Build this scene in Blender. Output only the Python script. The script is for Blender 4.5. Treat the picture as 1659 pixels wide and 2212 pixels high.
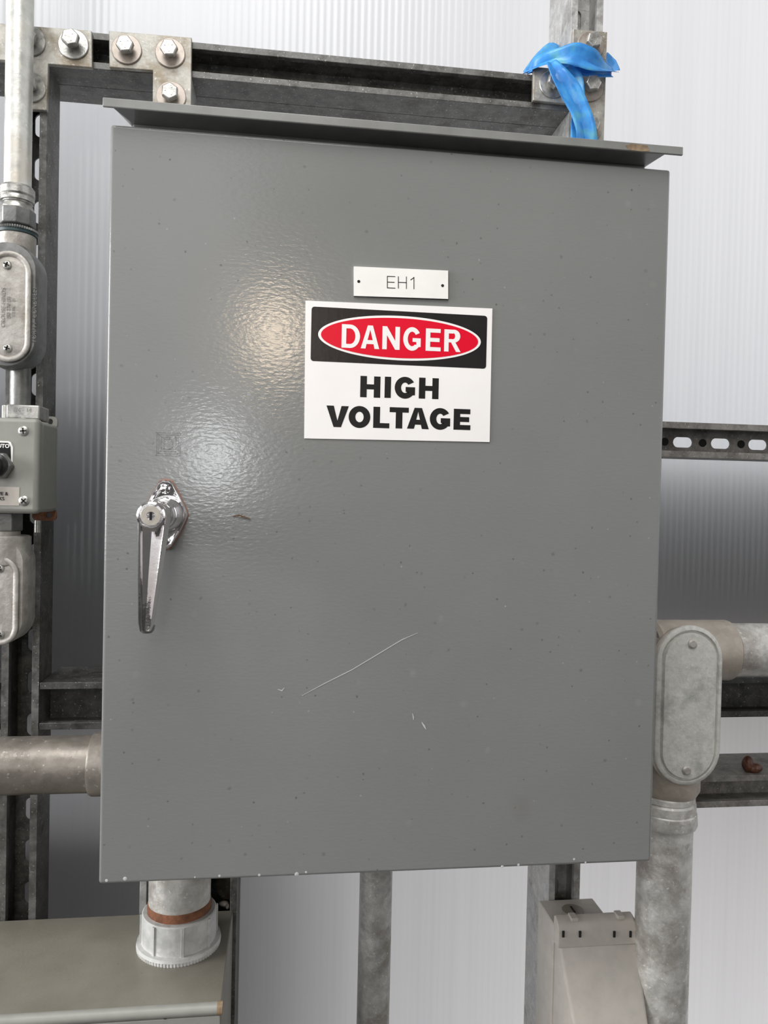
import bpy, math, random
from mathutils import Vector, Matrix
random.seed(7)
S = bpy.context.scene
for o in list(bpy.data.objects): bpy.data.objects.remove(o)
COL = S.collection
R = math.radians

# ------------------------------------------------------------------ camera
# world: X right, Y into the wall, Z up; the cabinet door's front face lies at Y = 0
ROT = Matrix(((0.99147215, -0.02217163, -0.12841884),
              (0.01973365, 0.99960066, -0.02022613),
              (0.12881601, 0.01751948, 0.99151374)))
CAM = Vector((-0.10270808, -0.70580865, 0.01334575))
FPX = 1661.0
def toworld(v): return Vector((v[0], v[2], -v[1]))
right = toworld(ROT[0]); down = toworld(ROT[1]); fwd = toworld(ROT[2])
cd = bpy.data.cameras.new('camera'); cam = bpy.data.objects.new('camera', cd); COL.objects.link(cam)
cd.sensor_fit = 'HORIZONTAL'; cd.sensor_width = 36.0; cd.lens = 36.0 * FPX / 1659.0
cd.clip_start = 0.01
m = Matrix((right, -down, -fwd)).transposed().to_4x4(); m.translation = CAM
cam.matrix_world = m
S.camera = cam
S.view_settings.view_transform = 'Standard'; S.view_settings.look = 'None'
S.view_settings.gamma = 1.0; S.view_settings.use_curve_mapping = False
S.view_settings.exposure = 0.0
S.cycles.max_bounces = 8; S.cycles.diffuse_bounces = 4; S.cycles.glossy_bounces = 4
S.cycles.transparent_max_bounces = 12; S.cycles.use_denoising = True
S.cycles.sample_clamp_indirect = 6.0

# ------------------------------------------------------------------ sky
W = bpy.data.worlds.new('sky'); S.world = W; W.use_nodes = True
nt = W.node_tree; nt.nodes.clear()
out = nt.nodes.new('ShaderNodeOutputWorld'); bg = nt.nodes.new('ShaderNodeBackground')
tc = nt.nodes.new('ShaderNodeTexCoord'); sp = nt.nodes.new('ShaderNodeSeparateXYZ'); rp = nt.nodes.new('ShaderNodeValToRGB')
mr = nt.nodes.new('ShaderNodeMapRange'); mr.inputs['From Min'].default_value = -1; mr.inputs['From Max'].default_value = 1
nt.links.new(tc.outputs['Generated'], sp.inputs[0]); nt.links.new(sp.outputs['Z'], mr.inputs['Value'])
nt.links.new(mr.outputs[0], rp.inputs[0]); nt.links.new(rp.outputs[0], bg.inputs['Color']); nt.links.new(bg.outputs[0], out.inputs[0])
els = rp.color_ramp.elements
els[0].position = 0.0; els[0].color = (0.30, 0.28, 0.27, 1)
els[1].position = 1.0; els[1].color = (1.12, 1.14, 1.18, 1)
for p_, c_ in ((0.44, (0.38, 0.355, 0.345, 1)), (0.52, (0.74, 0.74, 0.76, 1)), (0.7, (1.0, 1.01, 1.04, 1))):
    e = els.new(p_); e.color = c_
bg.inputs['Strength'].default_value = 1.5

# ------------------------------------------------------------------ lamps inside the building and an added overhead fill
def area(name, loc, aim, size, power, col=(1, 1, 1), shape='DISK', sy=None):
    l = bpy.data.lights.new(name, 'AREA'); l.energy = power; l.color = col; l.shape = shape; l.size = size
    if sy: l.size_y = sy
    o = bpy.data.objects.new(name, l); COL.objects.link(o); o.location = loc
    o.rotation_euler = (Vector(aim) - Vector(loc)).to_track_quat('-Z', 'Y').to_euler()
    return o
area('warm_ceiling_lamp', (-0.148, -2.2, 0.62), (0, 0, 0), 0.08, 3.3, (1.0, 0.80, 0.58))
area('cool_work_lamp', (-0.359, -2.2, 0.157), (0, 0, 0), 0.08, 2.2, (0.95, 0.97, 1.0))
area('added_roof_fill', (-0.4, -.95, 1.6), (0, 0, .1), 1.1, 29, (1.0, 0.99, 0.97), 'RECTANGLE', 1.0)  # unseen fill added to brighten the door towards its top
area('side_daylight', (-2.8, -.45, .5), (0, 0, 0), 1.2, 85, (1.0, 1.0, 1.0), 'RECTANGLE', 1.4)

# ------------------------------------------------------------------ helpers
def P(u, v, y):
    """point where the sight line through a photo pixel meets the plane Y = y"""
    d = toworld(ROT.transposed() @ Vector(((u - 829.5) / FPX, (v - 1106) / FPX, 1.0)))
    return CAM + d * ((y - CAM.y) / d.y)
def PX(u, v, y): return P(u, v, y).x
def PZ(u, v, y): return P(u, v, y).z

class MB:
    def __init__(s): s.v = []; s.f = []
    def add(s, vs, fs):
        n = len(s.v); s.v += [tuple(a) for a in vs]; s.f += [tuple(i + n for i in f) for f in fs]; return s
    def box(s, x0, x1, y0, y1, z0, z1):
        return s.add([(x0,y0,z0),(x1,y0,z0),(x1,y1,z0),(x0,y1,z0),(x0,y0,z1),(x1,y0,z1),(x1,y1,z1),(x0,y1,z1)],
                     [(0,3,2,1),(4,5,6,7),(0,1,5,4),(1,2,6,5),(2,3,7,6),(3,0,4,7)])
    def loft(s, rings, cap=True, closed=True):
        n = len(rings[0]); vs = [p for r in rings for p in r]; fs = []
        for i in range(len(rings) - 1):
            for j in range(n if closed else n - 1):
                k = (j + 1) % n
                fs.append((i*n+j, i*n+k, (i+1)*n+k, (i+1)*n+j))
        if cap: fs.append(tuple(range(n))[::-1]); fs.append(tuple((len(rings)-1)*n + j for j in range(n)))
        return s.add(vs, fs)
    def lathe(s, base, axis, prof, n=40, sx=None, closed=False):
        """prof: (distance along axis, radius) pairs"""
        ax = Vector(axis).normalized(); a = ax.orthogonal().normalized()
        if abs(ax.z) < .9: a = Vector((0,0,1)).cross(ax).normalized()
        else: a = Vector((1,0,0))
        b = ax.cross(a); base = Vector(base); rings = []
        for t, r in prof:
            rings.append([base + ax*t + (a*math.cos(2*math.pi*k/n) + b*math.sin(2*math.pi*k/n))*max(r,1e-5) for k in range(n)])
        return s.loft(rings)
    def prism(s, pts, y0, y1):
        """pts: (x, z) outline, simple polygon, pushed from y0 to y1"""
        return s.loft([[(x, y0, z) for x, z in pts], [(x, y1, z) for x, z in pts]])
    def build(s, name, mat, parent=None, bevel=0, smooth=True, seg=2, ang=30):
        me = bpy.data.meshes.new(name); me.from_pydata(s.v, [], s.f); me.update()
        import bmesh
        bm = bmesh.new(); bm.from_mesh(me); bmesh.ops.recalc_face_normals(bm, faces=bm.faces); bm.to_mesh(me); bm.free()
        return finish(name, me, mat, parent, bevel, smooth, seg, ang)
def finish(name, me, mat, parent=None, bevel=0, smooth=True, seg=2, ang=30):
    o = bpy.data.objects.new(name, me); COL.objects.link(o)
    if mat is not None: me.materials.append(mat)
    if smooth and len(me.polygons):
        me.polygons.foreach_set('use_smooth', [True] * len(me.polygons)); me.set_sharp_from_angle(angle=R(ang))
    if bevel:
        b = o.modifiers.new('bevel', 'BEVEL'); b.width = bevel; b.segments = seg; b.limit_method = 'ANGLE'; b.angle_limit = R(35)
        b.harden_normals = False
    if parent is not None:
        o.parent = parent
        o.matrix_parent_inverse = world_of(parent).inverted()
    return o
def world_of(o):
    mm = Matrix.Translation(o.location) if o.type == 'EMPTY' else Matrix.Identity(4)
    return mm
def thing(name, label, cat, loc, group=None):
    o = bpy.data.objects.new(name, None); COL.objects.link(o); o.location = Vector(loc); o.empty_display_size = .02
    return tag(o, label, cat, group)
def tag(o, label=None, cat=None, group=None, kind=None):
    if label: o['label'] = label
    if cat: o['category'] = cat
    if group: o['group'] = group
    if kind: o['kind'] = kind
    return o
def flat(name, contours, y, thick, mat, parent, bevel=0):
    """filled 2D outlines (x, z) with holes, front face at Y = y, thickness going back"""
    cu = bpy.data.curves.new(name, 'CURVE'); cu.dimensions = '2D'; cu.fill_mode = 'BOTH'; cu.extrude = thick / 2
    for c in contours:
        s_ = cu.splines.new('POLY'); s_.points.add(len(c) - 1); s_.use_cyclic_u = True
        for i, (x, z) in enumerate(c): s_.points[i].co = (x, z, 0, 1)
    tmp = bpy.data.objects.new('tmp', cu)
    me = bpy.data.meshes.new_from_object(tmp); bpy.data.objects.remove(tmp); bpy.data.curves.remove(cu)
    me.transform(Matrix(((1,0,0,0),(0,0,-1,y + thick/2),(0,1,0,0),(0,0,0,1))))
    me.name = name; me.materials.clear()
    return finish(name, me, mat, parent, bevel, smooth=False)
def textmesh(name, s_, x, z, y, size, mat, parent, rot=0, thick=.0004, off=0, align='CENTER', sx=1.0):
    cu = bpy.data.curves.new(name, 'FONT'); cu.body = s_; cu.size = size; cu.extrude = thick/2; cu.offset = off
    cu.align_x = align; cu.align_y = 'CENTER'; cu.resolution_u = 4
    tmp = bpy.data.objects.new('tmp', cu)
    me = bpy.data.meshes.new_from_object(tmp); bpy.data.objects.remove(tmp); bpy.data.curves.remove(cu)
    me.transform(Matrix.Scale(sx, 4, Vector((1,0,0))))
    me.transform(Matrix.Rotation(rot, 4, 'Z'))
    me.transform(Matrix(((1,0,0,x),(0,0,-1,y),(0,1,0,z),(0,0,0,1))))
    me.name = name; me.materials.clear()
    return finish(name, me, mat, parent, smooth=False)
def arc(cx, cz, rx, rz, a0, a1, n=14):
    return [(cx + rx*math.cos(R(a0+(a1-a0)*i/n)), cz + rz*math.sin(R(a0+(a1-a0)*i/n))) for i in range(n+1)]
def stadium(cx, cz, hw, hh, n=16):
    k = hh - hw
    return arc(cx, cz+k, hw, hw, 0, 180, n) + arc(cx, cz-k, hw, hw, 180, 360, n)
def rrect(x0, x1, z0, z1, r, n=5):
    return arc(x1-r,z1-r,r,r,0,90,n)+arc(x0+r,z1-r,r,r,90,180,n)+arc(x0+r,z0+r,r,r,180,270,n)+arc(x1-r,z0+r,r,r,270,360,n)
def stad_loft(mb, cx, cz, levels):
    """levels: (y, half width, half height)"""
    return mb.loft([[(x, y, z) for x, z in stadium(cx, cz, hw, hh)] for y, hw, hh in levels])

# ------------------------------------------------------------------ materials
def newmat(name):
    m_ = bpy.data.materials.new(name); m_.use_nodes = True
    return m_, m_.node_tree, m_.node_tree.nodes['Principled BSDF']
def N(nt_, typ, **kw):
    n = nt_.nodes.new(typ)
    for k, v in kw.items():
        if k in n.inputs: n.inputs[k].default_value = v
        else: setattr(n, k, v)
    return n
def ramp(nt_, src, stops):
    r = nt_.nodes.new('ShaderNodeValToRGB'); nt_.links.new(src, r.inputs[0])
    e = r.color_ramp.elements
    while len(e) < len(stops): e.new(.5)
    for i, (p_, c) in enumerate(stops):
        e[i].position = p_; e[i].color = (*c, 1) if len(c) == 3 else c
    return r.outputs[0]
def mix(nt_, fac, a, b):
    n = nt_.nodes.new('ShaderNodeMix'); n.data_type = 'RGBA'
    for sock, val in ((n.inputs[0], fac), (n.inputs[6], a), (n.inputs[7], b)):
        if isinstance(val, (int, float)): sock.default_value = val
        elif isinstance(val, tuple): sock.default_value = (*val, 1)
        else: nt_.links.new(val, sock)
    return n.outputs[2]
def noise(nt_, co, scale, detail=4, rough=.55):
    n = N(nt_, 'ShaderNodeTexNoise', Scale=scale, Detail=detail, Roughness=rough); nt_.links.new(co, n.inputs['Vector']); return n.outputs['Fac']
def bump(nt_, bs, h, dist, strength=1.0):
    b = N(nt_, 'ShaderNodeBump', Strength=strength, Distance=dist); nt_.links.new(h, b.inputs['Height']); nt_.links.new(b.outputs[0], bs.inputs['Normal']); return b
def galv(name, c1, c2, metal=.6, rough=.45, scale=60, dirt=None, dirt_amt=.5, bmp=.0003, speck=0):
    m_, t, b = newmat(name); co = t.nodes.new('ShaderNodeTexCoord').outputs['Object']
    n1 = noise(t, co, scale, 5, .65)
    c = ramp(t, n1, ((.36, c1), (.62, c2)))
    v = N(t, 'ShaderNodeTexVoronoi', Scale=scale*3.0); t.links.new(co, v.inputs['Vector'])
    vc = ramp(t, v.outputs['Color'], ((0, (.86,.86,.86)), (1, (1.1,1.1,1.1))))
    mm = t.nodes.new('ShaderNodeMix'); mm.data_type = 'RGBA'; mm.blend_type = 'MULTIPLY'; mm.inputs[0].default_value = .8
    t.links.new(c, mm.inputs[6]); t.links.new(vc, mm.inputs[7]); c = mm.outputs[2]
    if dirt:
        n2 = noise(t, co, scale*.35, 6, .7)
        f = ramp(t, n2, ((.60 - dirt_amt*.25, (0,0,0)), (.72 - dirt_amt*.2, (1,1,1))))
        c = mix(t, f, c, dirt)
    if speck:
        n3 = noise(t, co, scale*6, 2, .5)
        f = ramp(t, n3, ((.66, (0,0,0)), (.72, (speck,)*3)))
        c = mix(t, f, c, (.9, .88, .84))
    t.links.new(c, b.inputs['Base Color'])
    b.inputs['Metallic'].default_value = metal
    rr = ramp(t, n1, ((.3, (rough-.08,)*3), (.7, (rough+.12,)*3))); t.links.new(rr, b.inputs['Roughness'])
    bump(t, b, noise(t, co, scale*4, 4), bmp)
    return m_
def plain(name, col, rough=.5, metal=0.0, coat=0.0, nscale=0, var=.12, bmp=0, bscale=200):
    m_, t, b = newmat(name); co = t.nodes.new('ShaderNodeTexCoord').outputs['Object']
    n1 = noise(t, co, nscale or 30, 4)
    c = ramp(t, n1, ((.35, tuple(x*(1-var) for x in col)), (.65, tuple(min(1, x*(1+var)) for x in col))))
    t.links.new(c, b.inputs['Base Color']); b.inputs['Roughness'].default_value = rough; b.inputs['Metallic'].default_value = metal
    b.inputs['Coat Weight'].default_value = coat
    if bmp: bump(t, b, noise(t, co, bscale, 3), bmp)
    return m_

def door_paint():
    m_, t, b = newmat('grey_enamel'); co = t.nodes.new('ShaderNodeTexCoord').outputs['Object']
    base = ramp(t, noise(t, co, 5, 3), ((.3, (.192,.197,.191)), (.7, (.211,.216,.210))))
    # soft dark grime dots and fine pale dust, each with its own shape
    def dots(scale, r0, r1, thr, stretch=(1, 1, 1)):
        mp = N(t, 'ShaderNodeMapping'); mp.inputs['Scale'].default_value = stretch; t.links.new(co, mp.inputs['Vector'])
        wob = N(t, 'ShaderNodeTexNoise', Scale=scale*1.5, Detail=3); t.links.new(mp.outputs[0], wob.inputs['Vector'])
        mv = t.nodes.new('ShaderNodeMixRGB') if False else t.nodes.new('ShaderNodeVectorMath'); mv.operation = 'MULTIPLY_ADD'
        t.links.new(wob.outputs['Color'], mv.inputs[0]); mv.inputs[1].default_value = (.35/scale,)*3; t.links.new(mp.outputs[0], mv.inputs[2])
        v = N(t, 'ShaderNodeTexVoronoi', Scale=scale); t.links.new(mv.outputs[0], v.inputs['Vector'])
        a = ramp(t, v.outputs['Distance'], ((r0, (1,1,1)), (r1, (0,0,0))))
        sep = t.nodes.new('ShaderNodeSeparateColor'); t.links.new(v.outputs['Color'], sep.inputs[0])
        g = ramp(t, sep.outputs[0], ((thr, (0,0,0)), (min(1, thr+.12), (1,1,1))))
        mu = t.nodes.new('ShaderNodeMath'); mu.operation = 'MULTIPLY'; t.links.new(a, mu.inputs[0]); t.links.new(g, mu.inputs[1])
        return mu.outputs[0]
    def scl(s_, k):
        mu = t.nodes.new('ShaderNodeMath'); mu.operation = 'MULTIPLY'; t.links.new(s_, mu.inputs[0]); mu.inputs[1].default_value = k; return mu.outputs[0]
    c = mix(t, scl(dots(70, .05, .15, .72), .42), base, (.085,.088,.083))
    c = mix(t, scl(dots(130, .05, .17, .80), .6), c, (.05,.047,.043))
    c = mix(t, scl(dots(40, .03, .2, .8), .4), c, (.27,.275,.265))
    c = mix(t, scl(dots(120, .04, .12, .88), .6), c, (.46,.46,.45))
    c = mix(t, scl(dots(14, .05, .22, .86), .25), c, (.12,.095,.08))
    t.links.new(c, b.inputs['Base Color'])
    b.inputs['Roughness'].default_value = .17; b.inputs['Specular IOR Level'].default_value = .5
    mp = N(t, 'ShaderNodeMapping'); mp.inputs['Scale'].default_value = (1, 1, 2.2); t.links.new(co, mp.inputs['Vector'])
    h = noise(t, mp.outputs[0], 170, 2, .5); bump(t, b, h, .0004, .35)
    return m_

M = {}
M['door'] = door_paint()
M['enamel'] = plain('grey_enamel_edge', (.20,.203,.195), .35, coat=.1)
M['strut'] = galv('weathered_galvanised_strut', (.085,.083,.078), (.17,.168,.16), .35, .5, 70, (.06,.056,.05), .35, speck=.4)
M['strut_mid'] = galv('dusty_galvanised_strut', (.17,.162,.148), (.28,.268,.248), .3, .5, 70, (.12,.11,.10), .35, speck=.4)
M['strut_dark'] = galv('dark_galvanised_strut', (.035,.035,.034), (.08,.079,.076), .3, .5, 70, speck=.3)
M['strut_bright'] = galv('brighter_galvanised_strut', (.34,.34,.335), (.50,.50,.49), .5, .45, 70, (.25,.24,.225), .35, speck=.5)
M['bracket'] = galv('bright_zinc_plate', (.29,.285,.26), (.41,.395,.355), .35, .45, 55, (.21,.175,.125), .5, speck=.3)
M['zinc'] = galv('bright_zinc_bolt', (.30,.30,.285), (.50,.49,.46), .75, .36, 110, bmp=.0002)
M['washer'] = galv('tarnished_zinc_washer', (.30,.26,.225), (.44,.39,.345), .5, .4, 60, bmp=.0001)
M['conduit'] = galv('galvanised_conduit', (.48,.49,.465), (.64,.64,.60), .45, .38, 40, (.55,.52,.46), .3, speck=.3)
M['conduit_old'] = galv('dull_galvanised_conduit', (.44,.43,.40), (.66,.65,.62), .45, .42, 45, (.34,.31,.28), .45, bmp=.0006, speck=.6)
M['conduit_mid'] = galv('grey_galvanised_conduit', (.36,.36,.35), (.52,.52,.50), .4, .42, 55, (.27,.255,.23), .45, bmp=.0006, speck=.5)
M['conduit_taupe'] = galv('dusty_steel_conduit', (.20,.18,.155), (.26,.235,.205), .45, .34, 40, (.15,.135,.115), .3, speck=.25)
M['cast'] = galv('cast_metal_fitting', (.37,.35,.32), (.47,.45,.42), .35, .5, 60, (.29,.27,.24), .4, bmp=.0005)
M['cast_tan'] = galv('tan_painted_casting', (.34,.305,.26), (.42,.375,.325), .2, .5, 35, bmp=.0003)
M['cover_grey'] = galv('pale_grey_cover', (.50,.50,.465), (.58,.575,.54), .12, .55, 80, (.36,.37,.345), .3, bmp=.0005)
M['darkcast'] = galv('dark_cast_fitting', (.16,.165,.16), (.24,.24,.235), .5, .4, 60)
M['chrome'] = plain('chrome', (.82,.80,.80), .09, 1.0, nscale=60, var=.06, bmp=.00015, bscale=120)
M['brass'] = plain('worn_lock_face', (.42,.39,.34), .35, .25, nscale=200)
M['gasket'] = plain('rust_red_gasket', (.30,.13,.08), .7)
M['black'] = plain('black_paint', (.012,.012,.012), .35)
M['rubber'] = plain('dark_teal_rubber', (.02,.045,.05), .5)
M['boxgrey'] = plain('grey_painted_box', (.27,.27,.245), .45, nscale=80, var=.05, bmp=.0001)
M['taupe'] = None
M['white'] = plain('white_vinyl', (.86,.84,.82), .42, nscale=20, var=.02)
M['signblack'] = plain('black_print', (.018,.016,.017), .3, nscale=20, bmp=.0001)
M['signred'] = plain('red_print', (.70,.003,.025), .35, nscale=20, var=.03)
M['ink'] = plain('black_ink', (.012,.012,.012), .4)
for k_ in ('signblack', 'signred', 'ink'): M[k_].node_tree.nodes['Principled BSDF'].inputs['Specular IOR Level'].default_value = .22
M['white_plate'] = plain('white_engraved_plate', (.84,.83,.80), .35, nscale=40, var=.03)
M['blue'] = None
M['rust'] = galv('rusted_steel', (.10,.036,.016), (.24,.10,.05), .1, .8, 70, bmp=.0006)
M['brown'] = plain('brown_clay', (.09,.032,.015), .45, nscale=200, var=.5, bmp=.001, bscale=300)
M['straw'] = plain('brown_straw', (.13,.07,.035), .7)
M['pale_scratch'] = plain('bare_scratch', (.50,.50,.48), .5)
M['plastic'] = plain('beige_grey_plastic', (.43,.40,.36), .5, nscale=60, var=.06, bmp=.0002)
M['dark_hole'] = plain('dark_recess', (.01,.01,.01), .9)
M['lettering'] = plain('stamped_letters', (.25,.235,.22), .5)
M['rust_stain'] = plain('rust_stain', (.23,.165,.10), .7, nscale=150, var=.35)

def taupe_mat():
    m_, t, b = newmat('dusty_taupe_paint'); co = t.nodes.new('ShaderNodeTexCoord').outputs['Object']
    c = ramp(t, noise(t, co, 18, 5), ((.35, (.175,.163,.132)), (.65, (.215,.20,.165))))
    f = ramp(t, noise(t, co, 260, 2), ((.70, (0,0,0)), (.76, (.7,.7,.7)))); c = mix(t, f, c, (.15,.10,.07))
    f = ramp(t, noise(t, co, 420, 2), ((.73, (0,0,0)), (.78, (.5,.5,.5)))); c = mix(t, f, c, (.48,.45,.40))
    t.links.new(c, b.inputs['Base Color']); b.inputs['Roughness'].default_value = .42
    bump(t, b, noise(t, co, 300, 2), .0001); return m_
M['taupe'] = taupe_mat()
def blue_mat():
    m_, t, b = newmat('blue_plastic_tape'); co = t.nodes.new('ShaderNodeTexCoord').outputs['Object']
    c = ramp(t, noise(t, co, 45, 3), ((.38, (.05,.27,.68)), (.55, (.08,.40,.84)), (.70, (.16,.52,.66))))
    t.links.new(c, b.inputs['Base Color']); b.inputs['Roughness'].default_value = .3
    tr = N(t, 'ShaderNodeBsdfTranslucent'); t.links.new(c, tr.inputs['Color'])
    mx = N(t, 'ShaderNodeMixShader'); mx.inputs[0].default_value = .3
    t.links.new(b.outputs[0], mx.inputs[1]); t.links.new(tr.outputs[0], mx.inputs[2])
    t.links.new(mx.outputs[0], t.nodes['Material Output'].inputs[0])
    bump(t, b, noise(t, co, 60, 3), .0006); return m_
M['blue'] = blue_mat()

def wall_mats():
    # twin-wall polycarbonate: milky front skin with upright flutes, clear back skin
    m_ = bpy.data.materials.new('fluted_polycarbonate'); m_.use_nodes = True; t = m_.node_tree; t.nodes.clear()
    co = t.nodes.new('ShaderNodeTexCoord').outputs['Object']
    sx = t.nodes.new('ShaderNodeSeparateXYZ'); t.links.new(co, sx.inputs[0])
    wv = N(t, 'ShaderNodeTexWave', Scale=36, Distortion=0.0); wv.wave_type = 'BANDS'; wv.bands_direction = 'X'; t.links.new(co, wv.inputs['Vector'])
    mp = N(t, 'ShaderNodeMapping'); mp.inputs['Scale'].default_value = (1, 1, .02); t.links.new(co, mp.inputs['Vector'])
    st = noise(t, mp.outputs[0], 70, 3)
    c1 = ramp(t, wv.outputs['Fac'], ((0, (.955,.955,.955)), (.3, (.967,.967,.967)), (1, (.972,.972,.972))))
    c2 = ramp(t, st, ((.3, (.955,.955,.96)), (.7, (1,1,1))))
    mm = t.nodes.new('ShaderNodeMix'); mm.data_type = 'RGBA'; mm.blend_type = 'MULTIPLY'; mm.inputs[0].default_value = 1
    t.links.new(c1, mm.inputs[6]); t.links.new(c2, mm.inputs[7])
    tl = N(t, 'ShaderNodeBsdfTranslucent'); t.links.new(mm.outputs[2], tl.inputs['Color'])
    gl = N(t, 'ShaderNodeBsdfGlossy', Roughness=.28); gl.inputs['Color'].default_value = (1, 1, 1, 1)
    bm_ = N(t, 'ShaderNodeBump', Strength=.22, Distance=.0012); t.links.new(wv.outputs['Fac'], bm_.inputs['Height'])
    t.links.new(bm_.outputs[0], gl.inputs['Normal'])
    fr = N(t, 'ShaderNodeFresnel', IOR=1.45); 
    mx = N(t, 'ShaderNodeMixShader'); t.links.new(fr.outputs[0], mx.inputs[0]); t.links.new(tl.outputs[0], mx.inputs[1]); t.links.new(gl.outputs[0], mx.inputs[2])
    o = t.nodes.new('ShaderNodeOutputMaterial'); t.links.new(mx.outputs[0], o.inputs[0])
    m2 = bpy.data.materials.new('clear_back_skin'); m2.use_nodes = True; t = m2.node_tree; t.nodes.clear()
    tr = N(t, 'ShaderNodeBsdfTransparent'); tr.inputs['Color'].default_value = (.97,.97,.97,1)
    o = t.nodes.new('ShaderNodeOutputMaterial'); t.links.new(tr.outputs[0], o.inputs[0])
    return m_, m2

# ------------------------------------------------------------------ the wall and light blockers around it
F = .205                 # plane of the strut faces
DD = .083                # depth of a back-to-back strut
WY = F + DD + .004       # front of the translucent wall
def build_wall():
    a, b_ = wall_mats()
    o = MB().box(-3.6, 3.6, WY, WY + .008, -1.4, 2.6).build('wall_back', a, smooth=False)
    o.data.materials.append(b_)
    for p in o.data.polygons:
        if p.center.y > WY + .004 or abs(p.normal.y) < .5: p.material_index = 1
    tag(o, kind='structure')
build_wall()
tag(MB().box(-3.6, 3.6, -4.6, WY, -1.45, -1.40).build('floor', plain('dark_concrete', (.07,.066,.06), .8, nscale=6), smooth=False), kind='structure')
tag(MB().box(-.34, 3.6, -4.65, -4.6, -1.40, 2.6).box(-3.6, -.34, -4.65, -4.6, -1.40, -.11).build('added_wall_front', plain('grey_light_block', (.20,.195,.19), .8, nscale=6), smooth=False), kind='structure')  # unseen; added to dim the door, step shaped for its reflection
tag(MB().box(-3.6, 3.6, -4.65, WY+.008, 2.6, 2.65).build('added_ceiling', plain('pale_light_block', (.42,.42,.42), .8, nscale=6), smooth=False), kind='structure')  # unseen; added to block sky light from the interior
tag(MB().box(-3.65, -3.6, -4.65, WY, -1.40, -.80).build('added_wall_left', plain('grey_side_block', (.15,.148,.14), .8, nscale=6), smooth=False), kind='structure')  # unseen low wall added to darken undersides and the lower door
tag(MB().box(3.6, 3.65, -4.65, WY, -1.40, -.80).build('added_wall_right', plain('grey_side_block', (.15,.148,.14), .8, nscale=6), smooth=False), kind='structure')  # matching unseen wall, added to cut light from below
M['occluder'] = plain('dark_occluder', (.035,.037,.04), .8)  # dark colour of the boxes added to shade the sheet
def backdrop(name, x0, x1, y0, y1, z0, z1, label):
    o = MB().box(x0, x1, y0, y1, z0, z1).build(name, M['occluder'], bevel=.02)
    tag(o, label, 'light occluder')
# added boxes that darken the milky sheet where blurred shapes show
backdrop('outdoor_occluder', -1.5, -.02, WY+.06, WY+.4, -.27, .215, 'dark blurred shape behind the milky wall, left of the grey cabinet')
backdrop('outdoor_occluder', -2.4, .02, WY+.42, WY+.9, -.1, .60, 'added box dimming the milky wall from outside, upper left behind the thin conduit')
backdrop('outdoor_occluder', .33, 1.8, WY+.055, WY+.5, -.20, .095, 'dark blurred shape behind the milky wall, right of the grey cabinet')
backdrop('outdoor_occluder', -1.5, .02, WY+.19, WY+.6, -1.2, -.36, 'added box dimming the milky wall from outside, low at the left')

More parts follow.
